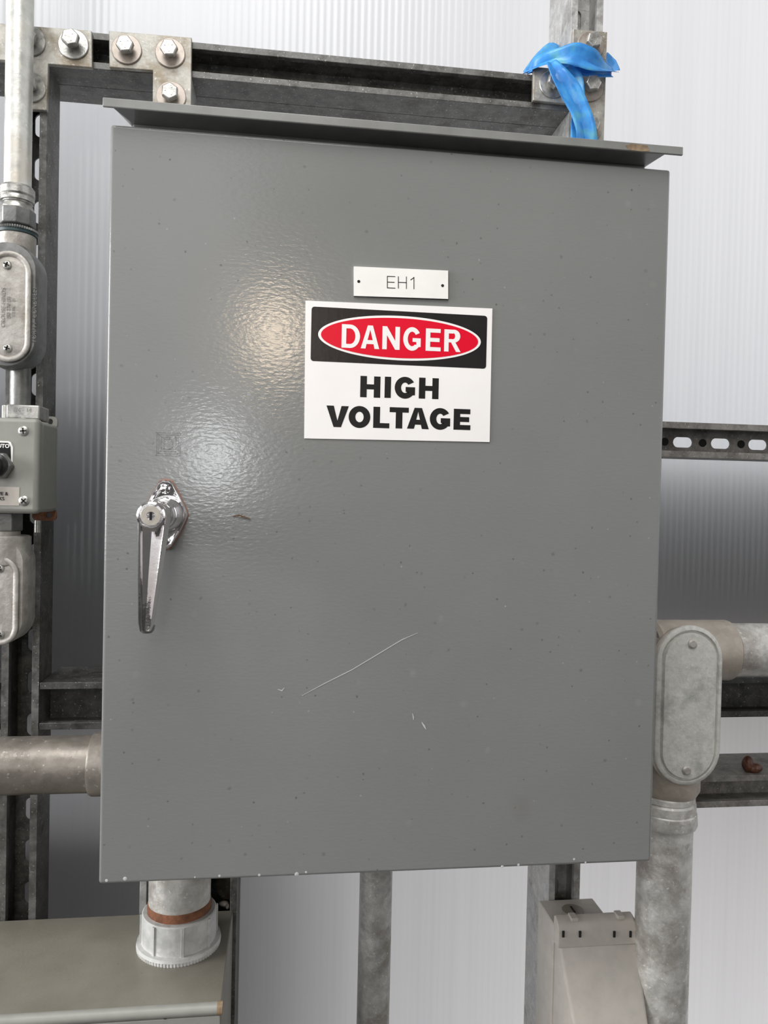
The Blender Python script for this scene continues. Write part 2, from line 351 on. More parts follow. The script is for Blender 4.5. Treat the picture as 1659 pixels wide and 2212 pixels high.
# ------------------------------------------------------------------ strut channel
LIP, RET, T_ = .0078, .008, .0026
def strut(axis, a0, a1, c0, c1, y0, depth, double, slots, label, slot_off=0.0, mat=None, dark_back=False, group=None):
    """axis 'z' or 'x'; a0..a1 along it, c0..c1 across the face; mouth towards -Y"""
    mb = MB()
    def q(c, y, a): return (c, y, a) if axis == 'z' else (a, y, c)
    def chan(yf, yb, flip):
        s_ = -1 if flip else 1
        y_open, y_web = (yb, yf) if flip else (yf, yb)
        prof = [(c0, y_web), (c0, y_open), (c0+LIP, y_open), (c0+LIP, y_open + s_*RET), (c0+LIP-T_, y_open + s_*RET), (c0+LIP-T_, y_open + s_*T_),
                (c0+T_, y_open + s_*T_), (c0+T_, y_web - s_*T_)]
        # side walls with a shallow rolled lip, then the web with its slots
        L = [q(c, y, a0) for c, y in prof]; L2 = [q(c, y, a1) for c, y in prof]
        mb.loft([L, L2])
        prof2 = [(c1 + c0 - c, y) for c, y in prof]
        mb.loft([[q(c, y, a0) for c, y in prof2], [q(c, y, a1) for c, y in prof2]])
    mid = y0 + depth/2 if double else y0 + depth
    chan(y0, mid, False)
    if double: chan(mid, y0 + depth, True)
    cm = (c0 + c1)/2
    def web(yw, slotted):
        ya, yb = yw - T_, yw
        if not slotted:
            pts = [q(c0+T_*.5, ya, a0), q(c1-T_*.5, ya, a0), q(c1-T_*.5, yb, a0), q(c0+T_*.5, yb, a0)]
            pts2 = [q(c0+T_*.5, ya, a1), q(c1-T_*.5, ya, a1), q(c1-T_*.5, yb, a1), q(c0+T_*.5, yb, a1)]
            mb.loft([pts, pts2]); return
        sh, sl, pitch = .0068, .0135, slots
        a = a0 + slot_off
        e0 = a0
        ws = c0 + T_*.5; we = c1 - T_*.5
        while a + sl + .002 < a1:
            s0, s1 = a - sl, a + sl
            if s0 > e0 + .001:
                mb.loft([[q(ws, ya, e0), q(we, ya, e0), q(we, yb, e0), q(ws, yb, e0)], [q(ws, ya, s0), q(we, ya, s0), q(we, yb, s0), q(ws, yb, s0)]])
                for sg in (-1, 1):
                    edge = ws if sg < 0 else we
                    inner = []
                    for k in range(9):
                        th = math.pi/2 * k/8
                        inner.append((cm + sg*sh*math.sin(th), (a - sl + sh) - sh*math.cos(th)))
                    for k in range(9):
                        th = math.pi/2 * k/8
                        inner.append((cm + sg*sh*math.cos(th), (a + sl - sh) + sh*math.sin(th)))
                    rings = [[q(edge, ya, t_), q(c, ya, t_), q(c, yb, t_), q(edge, yb, t_)] for c, t_ in inner]
                    mb.loft(rings)
                e0 = s1
            a += pitch
        mb.loft([[q(ws, ya, e0), q(we, ya, e0), q(we, yb, e0), q(ws, yb, e0)], [q(ws, ya, a1), q(we, ya, a1), q(we, yb, a1), q(ws, yb, a1)]])
    web(mid, bool(slots))
    if double and dark_back: web(mid + T_*1.2, False)
    o = mb.build('strut_channel', mat or M['strut'], bevel=.0006, seg=2)
    return tag(o, label, 'strut channel', group)

ZT, ZB = .75, -.95
XL0, XL1 = -.4150, -.3745
strut('z', ZB, .4895, XL0, XL1, F, .048, False, .0505, 'upright slotted strut channel at the left edge behind the switch box', slot_off=.0285)
strut('x', -.62, .2325, .4900, .5305, F, DD, True, 0, 'long horizontal galvanised strut channel running above the grey cabinet')
XR0, XR1 = .2325, .2725
strut('z', ZB, ZT, XR0, XR1, F, DD, True, .0505, 'upright galvanised strut channel at upper right tied with blue tape', mat=M['strut_bright'], slot_off=.01, dark_back=True)
XS0, XS1 = -.2600, -.2170
strut('z', ZB, .4895, XS0, XS1, F, .048, False, 0, 'upright strut channel behind the rusty pipe under the cabinet', mat=M['strut_bright'])
strut('z', ZB, -.2, -.1895, -.1489, F, DD, True, 0, 'upright strut channel right beside the rusty pipe, its mouth dark')
SP = (PX(1636, 947, F+.04) - PX(1474, 947, F+.04))/2
strut('x', XR1, .95, .0735, .1175, F, .041, False, SP, 'short slotted horizontal strut channel right of the cabinet at mid height', slot_off=(PX(1474, 947, F+.04) - XR1) % SP, mat=M['strut_mid'])
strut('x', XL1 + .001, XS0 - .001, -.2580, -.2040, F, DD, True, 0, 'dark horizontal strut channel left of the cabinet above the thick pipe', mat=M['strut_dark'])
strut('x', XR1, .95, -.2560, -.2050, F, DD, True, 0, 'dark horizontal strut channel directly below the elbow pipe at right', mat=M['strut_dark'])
strut('x', XR1, .95, -.3715, -.3310, F, DD, True, 0, 'dusty horizontal strut channel at lower right carrying a brown lump', mat=M['strut_mid'])
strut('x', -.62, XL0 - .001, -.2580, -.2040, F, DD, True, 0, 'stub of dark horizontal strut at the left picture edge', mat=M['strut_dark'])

mid_strut = [o for o in bpy.data.objects if o.get('label', '').startswith('short slotted')][0]
for u in (1436, 1518, 1601):
    c = P(u, 947, F + .0385)
    MB().lathe((c.x, F + .0384, .0955), (0,-1,0), ((0, .0052), (.0006, .0052), (.0006, .0040)), 20).build('round_hole', M['dark_hole'], mid_strut)

# ------------------------------------------------------------------ bolts and brackets
def hexbolt(parent, u, v, y, r=.0165, hr=.0098, proj=.011, wm='washer', turn=0.0):
    c = P(u, v, y)
    w = MB().lathe((c.x, y, c.z), (0,-1,0), ((0, r), (.0014, r), (.0021, r*.96), (.0021, r*.45)), 36)
    s_ = .0021
    mb = MB()
    mb.lathe((c.x, y - s_, c.z), (0,-1,0), ((0, hr*.62), (proj*.45, hr*.62)), 20)
    ring = lambda rr, yy: [(c.x + rr*math.cos(R(60*k)+turn), yy, c.z + rr*math.sin(R(60*k)+turn)) for k in range(6)]
    y1 = y - s_ - proj*.42
    mb.loft([ring(hr*.9, y1), ring(hr, y1 - .0008), ring(hr, y1 - .0062), ring(hr*.88, y1 - .0072)])
    b = mb.build('bolt', M['zinc'], parent, bevel=.0004)
    w.build('washer', M[wm], b)
    for k in range(3):
        a = turn + R(30 + 120*k)
        MB().box(c.x + .0045*math.cos(a) - .0006, c.x + .0045*math.cos(a) + .0006, y1 - .0076, y1 - .0070, c.z + .0045*math.sin(a) - .0006, c.z + .0045*math.sin(a) + .0006).build('grade_mark', M['zinc'], b, smooth=False)
def plate(label, pts, y, cat='bracket'):
    xz = [(P(u, v, y).x, P(u, v, y).z) for u, v in pts]
    t = thing('strut_bracket', label, cat, (sum(x for x, _ in xz)/len(xz), y + .006, min(z for _, z in xz)))
    MB().prism(xz, y, y + .006).build('plate', M['bracket'], t, bevel=.0008, smooth=False)
    return t
BY = F - .0062
t = plate('flat T-shaped zinc bracket at upper left partly behind the thin conduit', [(-60, 46), (198, 66), (199, 146), (104, 138), (101, 238), (22, 233), (24, 131), (-60, 125)], BY)
hexbolt(t, 159, 97, BY, wm='zinc', proj=.017, turn=.3); hexbolt(t, 66, 90, BY, wm='zinc', turn=.2); hexbolt(t, 66, 190, BY, wm='zinc', turn=.5)
t = plate('L-shaped zinc bracket with three bolts above the cabinet at left', [(235, 66), (414, 81), (413, 252), (329, 249), (330, 152), (236, 145)], BY)
hexbolt(t, 274, 108, BY, turn=.15); hexbolt(t, 368, 116, BY, turn=.1); hexbolt(t, 370, 209, BY, turn=.5)
t = plate('zinc bracket at upper right wrapped by blue tape', [(1238, 62), (1312, 69), (1304, 330), (1236, 325), (1236, 224), (1151, 217), (1153, 144), (1236, 150)], BY)
hexbolt(t, 1275, 99, BY, proj=.013, turn=.3); hexbolt(t, 1273, 191, BY, proj=.013, turn=.1); hexbolt(t, 1193, 183, BY, wm='zinc', turn=.4); hexbolt(t, 1271, 277, BY, turn=.2)

# ------------------------------------------------------------------ the cabinet
W2, H2 = .2603, .3363
cab = thing('electrical_cabinet', 'large grey steel electrical cabinet with a closed door and chrome handle', 'electrical cabinet', (0, .2, -H2))
MB().box(-.247, .247, .026, .2035, -.326, .3505).build('body', M['enamel'], cab, bevel=.002)
# drip hood: front lip, sloping underside, flange
hz0, hz1 = .3452, .3532
hx0, hx1 = -.2645, .2660
mb = MB()
mb.box(hx0, hx1, -.012, -.0095, hz0, hz1)
HU = .3500
mb.loft([[(hx0+.002, -.0115, hz1), (hx0+.002, -.0095, HU), (-.2485, .022, HU), (-.2485, .036, HU), (-.2485, .036, .3520), (hx0+.002, -.0095, hz1)],
         [(hx1-.010, -.0115, hz1), (hx1-.010, -.0095, HU), (.2480, .022, HU), (.2480, .036, HU), (.2480, .036, .3520), (hx1-.010, -.0095, hz1)]])
hood = mb.build('drip_hood', M['enamel'], cab, bevel=.0008)
# door
d = MB().box(-W2, W2, 0, .020, -H2, H2)
door = d.build('door', M['door'], cab, bevel=.0028, seg=5)
# embossed nested squares
ex, ez = P(363, 959, 0).x, P(363, 959, 0).z
mb = MB()
for i, h in enumerate((.0104, .0086, .0066, .0046)):
    w_ = .00045
    if i < 3:
        mb.box(ex-h, ex+h, -.0003, .0004, ez+h-w_, ez+h); mb.box(ex-h, ex+h, -.0003, .0004, ez-h, ez-h+w_)
        mb.box(ex-h, ex-h+w_, -.0003, .0004, ez-h, ez+h); mb.box(ex+h-w_, ex+h, -.0003, .0004, ez-h, ez+h)
    else:
        pts = [(ex-.0036, ez-h), (ex+.0016, ez-h)] + arc(ex+.0006, ez, .0036, h, -80, 80, 8) + [(ex+.0016, ez+h), (ex-.0036, ez+h)]
        for a, b_ in zip(pts, pts[1:] + pts[:1]):
            x0, x1 = sorted((a[0], b_[0])); z0, z1 = sorted((a[1], b_[1])); mb.box(x0-w_/2, x1+w_/2, -.0003, .0004, z0-w_/2, z1+w_/2)
mb.build('embossed_emblem', M['door'], door, smooth=False)
tag(MB().lathe((P(329, 956, 0).x, .0001, P(329, 956, 0).z), (0,-1,0), ((0, .0013), (.0003, .0013)), 16).build('rivet_spot', M['enamel'], door), 'small round plug')
def stroke(name, pts, w, mat, parent, y=0.0, thick=.00025):
    mb = MB(); q = [P(u, v, y) for u, v in pts]; L = []; Rr = []
    for i, p in enumerate(q):
        a = q[max(i-1, 0)]; b_ = q[min(i+1, len(q)-1)]; dd = (b_ - a).normalized(); nn = Vector((-dd.z, 0, dd.x))
        ww = w * (1 if 0 < i < len(q)-1 else .35); L.append(p + nn*ww); Rr.append(p - nn*ww)
    rings = [[(l.x, y - thick, l.z), (r.x, y - thick, r.z), (r.x, y + .0001, r.z), (l.x, y + .0001, l.z)] for l, r in zip(L, Rr)]
    return mb.loft(rings).build(name, mat, parent, smooth=False)
stroke('scratch', [(652, 1503), (700, 1477), (760, 1447), (810, 1417), (868, 1382), (903, 1367)], .00032, M['pale_scratch'], door)
stroke('scratch', [(600, 1489), (609, 1492), (614, 1486)], .0005, M['pale_scratch'], door)
stroke('scratch', [(891, 1541), (893, 1549), (893, 1555)], .0005, M['pale_scratch'], door)
stroke('scratch', [(911, 1560), (916, 1568), (920, 1575)], .0008, M['pale_scratch'], door)
# chips of bare metal along the bottom edge
for u, v, r in ((230, 1902, .0016), (270, 1898, .0022), (421, 1895, .0009), (474, 1892, .0014), (641, 1888, .0022), (661, 1884, .0013), (1240, 1856, .0014), (1265, 1863, .001), (560, 1890, .0014), (1085, 1872, .0014), (1120, 1868, .0014)):
    c = P(u, v, 0); MB().lathe((c.x, .0002, c.z), (0,-1,0), ((0, r), (.0003, r*.7)), 10).build('paint_chip', M['pale_scratch'], door)
tag(stroke('dried_straw', [(503, 1116), (515, 1113), (527, 1116), (541, 1121)], .0007, M['straw'], None, thick=.0012), 'thin brown bit of dried straw stuck on the door right of the handle', 'straw')

# rust stain on hood
c = P(1377, 319, -.0125)
MB().prism([(c.x-.012, c.z+.001), (c.x-.006, c.z+.0035), (c.x+.010, c.z+.003), (c.x+.012, c.z-.002), (c.x+.004, c.z-.003), (c.x-.008, c.z-.0025)], -.0123, -.0120).build('rust_patch', M['rust_stain'], hood, smooth=False)

# ---- handle
hc = P(358, 1111, 0); hx, hz = hc.x, hc.z
handle = MB()
def esc(k, y):
    pts = []
    top, bot, wd = .0305, .0305, .0195
    for (x, z) in [(-.006, top-.002), (-.003, top), (.003, top), (.006, top-.002), (.0125, .017), (wd-.001, .004), (wd, 0), (wd-.001, -.004), (.0125, -.017), (.006, -bot+.002), (.003, -bot), (-.003, -bot), (-.006, -bot+.002), (-.0125, -.017), (-wd+.001, -.004), (-wd, 0), (-wd+.001, .004), (-.0125, .017)]:
        pts.append((hx + x*k, y, hz + z*k))
    return pts
h0 = MB().loft([esc(1.0, -.0012), esc(1.0, -.004), esc(.95, -.0055), esc(.88, -.0055), esc(.84, -.0048)]).build('door_handle', M['chrome'], cab, ang=40)
tag(h0, 'chrome swing handle mount')
MB().loft([esc(1.03, 0), esc(1.03, -.0014)]).build('gasket', M['gasket'], h0)
def screw(parent, x, y, z, r, mat, turn=0.0, ax=(0,-1,0)):
    mb = MB().lathe((x, y, z), ax, ((0, r), (.0006, r), (.0014, r*.8), (.0018, r*.45), (.0019, 0)), 20)
    s_ = mb.build('screw', mat, parent)
    return s_
def cross(parent, x, y, z, r, turn):
    mb = MB()
    for k in range(2):
        a = turn + k*math.pi/2; ca, sa = math.cos(a), math.sin(a); l, w_ = r*.62, r*.13
        pts = [(x + ca*l - sa*w_, z + sa*l + ca*w_), (x - ca*l - sa*w_, z - sa*l + ca*w_), (x - ca*l + sa*w_, z - sa*l - ca*w_), (x + ca*l + sa*w_, z + sa*l - ca*w_)]
        mb.prism(pts, y - .0021, y - .0012)
    return mb
def pscrew(parent, u, v, y, r, mat, turn=.3):
    c = P(u, v, y)
    mb = MB().lathe((c.x, y, c.z), (0,-1,0), ((0, r), (.0006, r), (.0014, r*.82), (.0019, r*.5), (.002, 0)), 22)
    s_ = mb.build('screw', mat, parent)
    if parent is not None and parent.parent is None:
        cross(s_, c.x, y, c.z, r, turn).build('cross_recess', M['dark_hole'], s_, smooth=False)
    return s_
screw(h0, hx, -.005, hz+.0225, .0042, M['chrome']); screw(h0, hx+.0005, -.005, hz-.0235, .0042, M['chrome'])
MB().lathe((hx, -.004, hz), (0,-1,0), ((0, .0165), (.002, .0165), (.008, .0148), (.012, .0118), (.013, .0125), (.017, .0125), (.018, .0112), (.020, .0112), (.021, .0122), (.026, .0122), (.028, .011), (.036, .011)), 48).build('collar', M['chrome'], h0)
fy = -.0715
lc = P(326, 1114, fy); lx, lz = lc.x, lc.z
# spindle head
MB().lathe((hx*.5+lx*.5, -.030, hz*.5+lz*.5), (0,-1,0), ((0, .0108), (.006, .0122), (.034, .0105), (.036, .0095)), 48).build('spindle_head', M['chrome'], h0)
# lever: rounded top, long tapering blade with a raised rim and hollow face
tip = P(312, 1366, fy + .006)
Lz = lz - tip.z
prof = []
rows = []
for i in range(15):
    s_ = i/14
    z = lz + .0005 - s_*(Lz)
    w_ = .0118*(1-s_)**1.0 + .0052*s_
    w_ = w_ if i < 14 else w_*.8
    cx = lx + (tip.x - lx)*s_ + .0012*(1 - s_)
    yf = fy + .001 + .006*s_**1.5
    dep = .0135*(1-s_) + .0095*s_
    rec = .0048*(1-s_*.5) if s_ > .10 else .0
    ri = min(.0022, w_*.35)
    # concave face, ridge to the right like a folded blade
    rows.append([(cx-w_, yf+dep, z), (cx-w_, yf+.0012, z), (cx-w_+.0009, yf, z), (cx-w_+ri, yf+.0002, z), (cx-w_+ri*1.5, yf+rec*.8, z), (cx-.0005, yf+rec, z),
                 (cx+w_*.35, yf+rec*.55, z), (cx+w_*.78, yf+.0004, z), (cx+w_*.84, yf, z), (cx+w_*.90, yf+.0006, z), (cx+w_*1.12, yf+dep*.62, z), (cx+w_*1.08, yf+dep, z)])
MB().loft(rows).build('lever', M['chrome'], h0, ang=25)
lr = MB().lathe((lx, fy+.012, lz), (0,-1,0), ((0, .0112), (.0095, .0118), (.0118, .0112), (.0128, .0098), (.0128, .0082)), 48).build('lock_ring', M['chrome'], h0)
lk = MB()
lk.lathe((lx, fy+.002, lz), (0,-1,0), ((0, .0082), (.0026, .0082), (.003, .0078), (.003, .0034), (.0022, .003)), 40)
lk.build('lock_cylinder', M['brass'], h0)
MB().box(lx-.0009, lx+.0010, fy-.0014, fy, lz-.0035, lz+.0030).build('keyhole', M['dark_hole'], h0, smooth=False)
MB().lathe((tip.x, fy+.0165, tip.z+.004), (0,0,-1), ((0,.0068),(.004,.0060),(.0062,.0040)), 20).build('lever_tip', M['darkcast'], h0)

# ------------------------------------------------------------------ signs
def quad(u0, v0, u1, v1, u2, v2, u3, v3):
    return [P(u0, v0, 0), P(u1, v1, 0), P(u2, v2, 0), P(u3, v3, 0)]
def gl(ch, s, t):
    """glyph outlines in a unit box; s = stem width, t = bar thickness"""
    if ch == 'I': return [[(0,0),(1,0),(1,1),(0,1)]]
    if ch == 'H': return [[(0,0),(s,0),(s,.5-t/2),(1-s,.5-t/2),(1-s,0),(1,0),(1,1),(1-s,1),(1-s,.5+t/2),(s,.5+t/2),(s,1),(0,1)]]
    if ch == 'L': return [[(0,0),(1,0),(1,t),(s,t),(s,1),(0,1)]]
    if ch == 'T': return [[(.5-s/2,0),(.5+s/2,0),(.5+s/2,1-t),(1,1-t),(1,1),(0,1),(0,1-t),(.5-s/2,1-t)]]
    if ch == 'E': return [[(0,0),(1,0),(1,t),(s,t),(s,.5-t/2),(.92,.5-t/2),(.92,.5+t/2),(s,.5+t/2),(s,1-t),(.98,1-t),(.98,1),(0,1)]]
    if ch == 'N': return [[(0,0),(s,0),(s,.62),(1-s,0),(1,0),(1,1),(1-s,1),(1-s,.38),(s,1),(0,1)]]
    if ch == 'V': return [[(.5-s*.55,0),(.5+s*.55,0),(1,1),(1-s*1.08,1),(.5,s*1.0 if s>.25 else .28),(s*1.08,1),(0,1)]]
    if ch == 'A':
        h0_, h1_ = .20, .20+t
        def xl(z): return s*1.05 + (.5 - s*1.05)*z/ (1.0)*.78
        return [[(0,0),(s*1.05,0),(s*1.05+.05,h0_),(1-s*1.05-.05,h0_),(1-s*1.05,0),(1,0),(.5+s*.56,1),(.5-s*.56,1)],
                [(s*1.05+.10,h1_),(1-s*1.05-.10,h1_),(.5,.82)]]
    if ch == 'O': return [arc(.5,.5,.5,.52,0,358,44), arc(.5,.5,.5-s,.52-t*1.15,0,358,36)]
    if ch == 'G':
        o = arc(.5,.5,.5,.52,32,318,36); i = arc(.5,.5,.5-s,.52-t*1.15,312,36,30)
        iz = i[0]
        return [o + [(.99,.16),(.99,.54),(.53,.54),(.53,.54-t*.95),(1-s,.54-t*.95),(1-s,.24)] + i[0:]]
    if ch == 'D': return [[(0,0),(.45,0)] + arc(.45,.5,.55,.5,-88,88,22) + [(.45,1),(0,1)], [(s,t),(.45,t)] + arc(.45,.5,.55-s,.5-t,-86,86,18) + [(.45,1-t),(s,1-t)]]
    if ch == 'R':
        return [[(0,0),(s,0),(s,.42),(.42,.42),(.74,0),(1.02,0),(.68,.44)] + arc(.60,.71,.38,.29,-75,88,18) + [(.60,1),(0,1)],
                [(s,.42+t*.85),(.55,.42+t*.85)] + arc(.56,.71,.38-s,.29-t*.9,-85,85,12) + [(.55,1-t),(s,1-t)]]
def letters(name, word, spans, zt, zb, mat, parent, y, stems, t):
    """spans: (u0, u1) per letter; zt/zb: v of top/bottom at first and last letter"""
    cs = []
    for i, ch in enumerate(word):
        u0, u1 = spans[i]; k = ((u0+u1)/2 - spans[0][0])/(spans[-1][1]-spans[0][0])
        vt = zt[0] + (zt[1]-zt[0])*k; vb = zb[0] + (zb[1]-zb[0])*k; vm = (vt+vb)/2
        x0, x1 = P(u0, vm, y).x, P(u1, vm, y).x; z1, z0 = P((u0+u1)/2, vt, y).z, P((u0+u1)/2, vb, y).z
        sw = stems/(x1-x0)
        for c in gl(ch, sw, t/(z1-z0)): cs.append([(x0 + (x1-x0)*a, z0 + (z1-z0)*b_) for a, b_ in c])
    o = flat(name, cs, y, .00012, mat, parent)
    return o
sg = thing('danger_sign', 'white danger sign reading high voltage on the grey cabinet door', 'sign', (0, 0, .066))
A, B, C_, D_ = quad(660, 650, 1063, 667, 1057, 955, 657, 947)
sx0, sx1, sz0, sz1 = -.0866, .0872, .0676, .1925
flat('panel', [[(A.x, A.z), (B.x, B.z), (C_.x, C_.z), (D_.x, D_.z)]], -.0010, .0010, M['white'], sg)
def shear(pts):   # the sign hangs a hair clockwise, like the photo's
    return pts
hq = quad(673, 667, 1052, 683, 1049, 791, 673, 779)
flat('black_band', [rrect(hq[0].x, hq[1].x, hq[3].z-.0005, hq[1].z, .0028)], -.00115, .0001, M['signblack'], sg)
ec = P(863, 731, 0); eL, eR = P(687, 723, 0), P(1038, 736, 0); eT, eB = P(863, 683, 0), P(863, 779, 0)
rx_, rz_ = (eR.x-eL.x)/2, (eT.z-eB.z)/2; ecx, ecz = (eR.x+eL.x)/2, (eT.z+eB.z)/2
flat('oval_border', [arc(ecx, ecz, rx_, rz_, 0, 358, 80)], -.0013, .0001, M['white'], sg)
flat('red_oval', [arc(ecx, ecz, rx_-.0026, rz_-.0021, 0, 358, 80)], -.00145, .0001, M['signred'], sg)
z6 = lambda a: a/3.456 + 620
letters('danger_lettering', 'DANGER', [(z6(a), z6(b_)) for a, b_ in ((408,545),(552,690),(712,842),(868,1000),(1036,1148),(1174,1295))], (700, 713), (751, 760.5), M['white'], sg, -.0016, .0042, .0036)
letters('high_lettering', 'HIGH', [(z6(a), z6(b_)) for a, b_ in ((547,697),(729,776),(804,958),(985,1132))], (812, 817), (858, 862), M['ink'], sg, -.00115, .0060, .0046)
letters('voltage_lettering', 'VOLTAGE', [(z6(a), z6(b_)) for a, b_ in ((293,460),(460,622),(644,765),(765,908),(897,1060),(1066,1220),(1244,1370))], (876, 884), (922, 929), M['ink'], sg, -.00115, .0062, .0046)

npl = thing('name_plate', 'narrow white engraved plate reading EH1 above the danger sign', 'name plate', (0, 0, .198))
q = quad(764, 577, 967, 586, 967, 647, 764, 640)
flat('plate', [[(p.x, p.z) for p in q]], -.0022, .0022, M['white_plate'], npl)
MB().prism([(p.x + dx, p.z + dz) for p, dx, dz in zip(q, (.0001,.0005,.0005,.0001), (0,0,-.0005,-.0005))][::-1], -.0009, .0001).build('backing', M['ink'], npl, smooth=False)
for u, v in ((775, 608), (956, 617)):
    c = P(u, v, -.0022); MB().lathe((c.x, -.0021, c.z), (0,-1,0), ((0, .0014), (.0002, .0014), (.0002, .0010)), 18).build('screw_hole', M['dark_hole'], npl)
def strokes(name, segs, y, w, mat, parent):
    mb = MB()
    for (u0, v0, u1, v1) in segs:
        a, b_ = P(u0, v0, y), P(u1, v1, y); dd = (b_-a).normalized(); nn = Vector((-dd.z, 0, dd.x))*w; a = a - dd*w; b_ = b_ + dd*w
        mb.prism([((a+nn).x, (a+nn).z), ((b_+nn).x, (b_+nn).z), ((b_-nn).x, (b_-nn).z), ((a-nn).x, (a-nn).z)], y-.0001, y+.0001)
    return mb.build(name, mat, parent, smooth=False)
def e(a, b_): return (a/3.456+620, b_/3.456+550)
sgm = [(*e(749,162), *e(749,248)), (*e(749,162), *e(805,164)), (*e(749,205), *e(800,207)), (*e(749,248), *e(806,250)),
       (*e(831,165), *e(831,250)), (*e(891,167), *e(891,253)), (*e(831,207), *e(891,209)),
       (*e(947,170), *e(947,255)), (*e(947,171), *e(924,188))]
strokes('lettering', sgm, -.0023, .00033, M['ink'], npl)

# ------------------------------------------------------------------ pipes: helpers
def pipe(name, a, b_, r, mat, label, cat='conduit', wall=.0, parent=None):
    a, b_ = Vector(a), Vector(b_); L = (b_-a).length
    o = MB().lathe(a, b_-a, ((0, r*.86), (0, r), (L, r), (L, r*.86)), 48).build(name, mat, parent)
    if label: tag(o, label, cat)
    return o
def knurl(mb, base, axis, r, h, n=48, amp=.0006):
    ax = Vector(axis); a = Vector((1,0,0)); b_ = ax.cross(a)
    rings = []
    for t_ in (0, h):
        rings.append([Vector(base) + ax*t_ + (a*math.cos(math.pi*k/n) + b_*math.sin(math.pi*k/n))*(r + (amp if k % 2 else -amp)) for k in range(2*n)])
    return mb.loft(rings)

# ---- left thin conduit and its fittings
cy = .165
cxL = (PX(10, 300, cy) + PX(69, 300, cy))/2; rL = (PX(69, 300, cy) - PX(10, 300, cy))/2*.985
zc = PZ(40, 415, cy)
pipe('conduit', (cxL, cy, ZT), (cxL, cy, zc - .01), rL, M['conduit'], 'thin bright vertical conduit at the upper left edge')
con = thing('compression_connector', 'bright compression connector with hex nut under the thin conduit', 'conduit connector', (cxL, cy, PZ(40, 512, cy)))
zf = lambda v: PZ(40, v, cy)
MB().lathe((cxL, cy, zf(404)), (0,0,-1), ((0, rL*1.02), (.0005, rL*1.12), (.003, rL*1.26), (.010, rL*1.28), (.012, rL*1.2), (.013, rL*1.24), (zf(404)-zf(438), rL*1.24), (zf(404)-zf(438)+.001, rL*1.1)), 48).build('gland_nut', M['zinc'], con)
MB().lathe((cxL, cy, zf(437)), (0,0,-1), ((0, rL*1.12), (.002, rL*1.12), (.003, rL*1.06), (.005, rL*1.12), (.007, rL*1.2), (zf(437)-zf(458), rL*1.22)), 48).build('threaded_neck', M['zinc'], con)
rg = lambda rr, z, t0=.25: [(cxL + rr*math.cos(R(45*k)+t0), cy + rr*math.sin(R(45*k)+t0), z) for k in range(8)]
MB().loft([rg(rL*1.28, zf(455)), rg(rL*1.36, zf(458)), rg(rL*1.36, zf(488)), rg(rL*1.3, zf(491))]).build('hex_body', M['darkcast'], con, bevel=.0008)
mb = MB(); knurl(mb, (cxL, cy, zf(498)), (0,0,-1), rL*1.52, zf(498)-zf(503), 54); mb.build('knurled_ring', M['darkcast'], con)
MB().lathe((cxL, cy, zf(503)), (0,0,-1), ((0, rL*1.46), (.0035, rL*1.46), (.0035, rL*1.2)), 48).build('seal', M['rubber'], con)

def lb_cover(parent, cx, cz, hw, hh, y, mat, screws, smat, wrim=.0035):
    """oval cover plate with raised rim, recessed centre"""
    mb = MB(); stad_loft(mb, cx, cz, [(y+.004, hw, hh), (y+.0008, hw, hh), (y, hw-.0012, hh-.0012), (y, hw-wrim, hh-wrim), (y+.0022, hw-wrim-.0022, hh-wrim-.0022), (y+.0016, hw-wrim-.005, hh-wrim-.005), (y+.0012, hw-wrim-.008, hh-wrim-.008)])
    c = mb.build('cover', mat, parent, ang=50)
    for (x, z) in screws:
        s_ = MB().lathe((x, y+.0016, z), (0,-1,0), ((0, .0045), (.0012, .0045), (.0024, .0036), (.003, .0018), (.0031, 0)), 22)
        s_.build('screw', smat, c)
        cross(c, x, y-.0004, z, .0045, .4 + x*50).build('screw_recess', M['dark_hole'], c, smooth=False)
    return c
# upper left conduit body
lb = thing('conduit_fitting', 'cast conduit body with oval stamped cover at the left edge under the connector', 'conduit fitting', (cxL, cy, .14))
bx0 = cxL - .002; bw = PX(84, 700, .15) - bx0
bz1, bz0 = zf(512), PZ(40, 792, .15)
mb = MB(); stad_loft(mb, bx0-.001, (bz1+bz0)/2 - .006, [(.190, bw*.8, (bz1-bz0)/2-.008), (.180, bw, (bz1-bz0)/2-.004), (.150, bw, (bz1-bz0)/2-.004), (.146, bw-.002, (bz1-bz0)/2-.006)])
mb.build('housing', M['darkcast'], lb)
MB().lathe((cxL, cy, zf(508)), (0,0,-1), ((0, rL*1.30), (.002, rL*1.40), (.05, rL*1.36), (.06, rL*1.0)), 48).build('threaded_collar', M['cast'], lb)
cvx = PX(17, 660, .14); chw = PX(65, 660, .14) - cvx; cz1, cz0 = PZ(17, 541, .14), PZ(17, 781, .14)
cv = lb_cover(lb, cvx, (cz1+cz0)/2, chw, (cz1-cz0)/2, .140, M['cast'], [(PX(15, 572, .14), PZ(15, 572, .14)), (PX(16, 752, .14), PZ(16, 752, .14))], M['zinc'])
textmesh('stamped_lettering', 'CROUSE-HINDS', PX(7, 663, .14), PZ(7, 663, .14), .1404, .0058, M['lettering'], cv, R(90), sx=1.0)
textmesh('stamped_lettering', '(R) 270 (S)', PX(18, 663, .14), PZ(18, 663, .14), .1404, .0052, M['lettering'], cv, R(90))
textmesh('stamped_lettering', '1/2 IN    21', PX(29, 663, .14), PZ(29, 663, .14), .1404, .0042, M['lettering'], cv, R(90))
textmesh('cast_lettering', 'FORM 7  CONDULET', PX(76, 680, .148), PZ(76, 680, .148), .1458, .0062, M['darkcast'], lb, R(90), thick=.001)

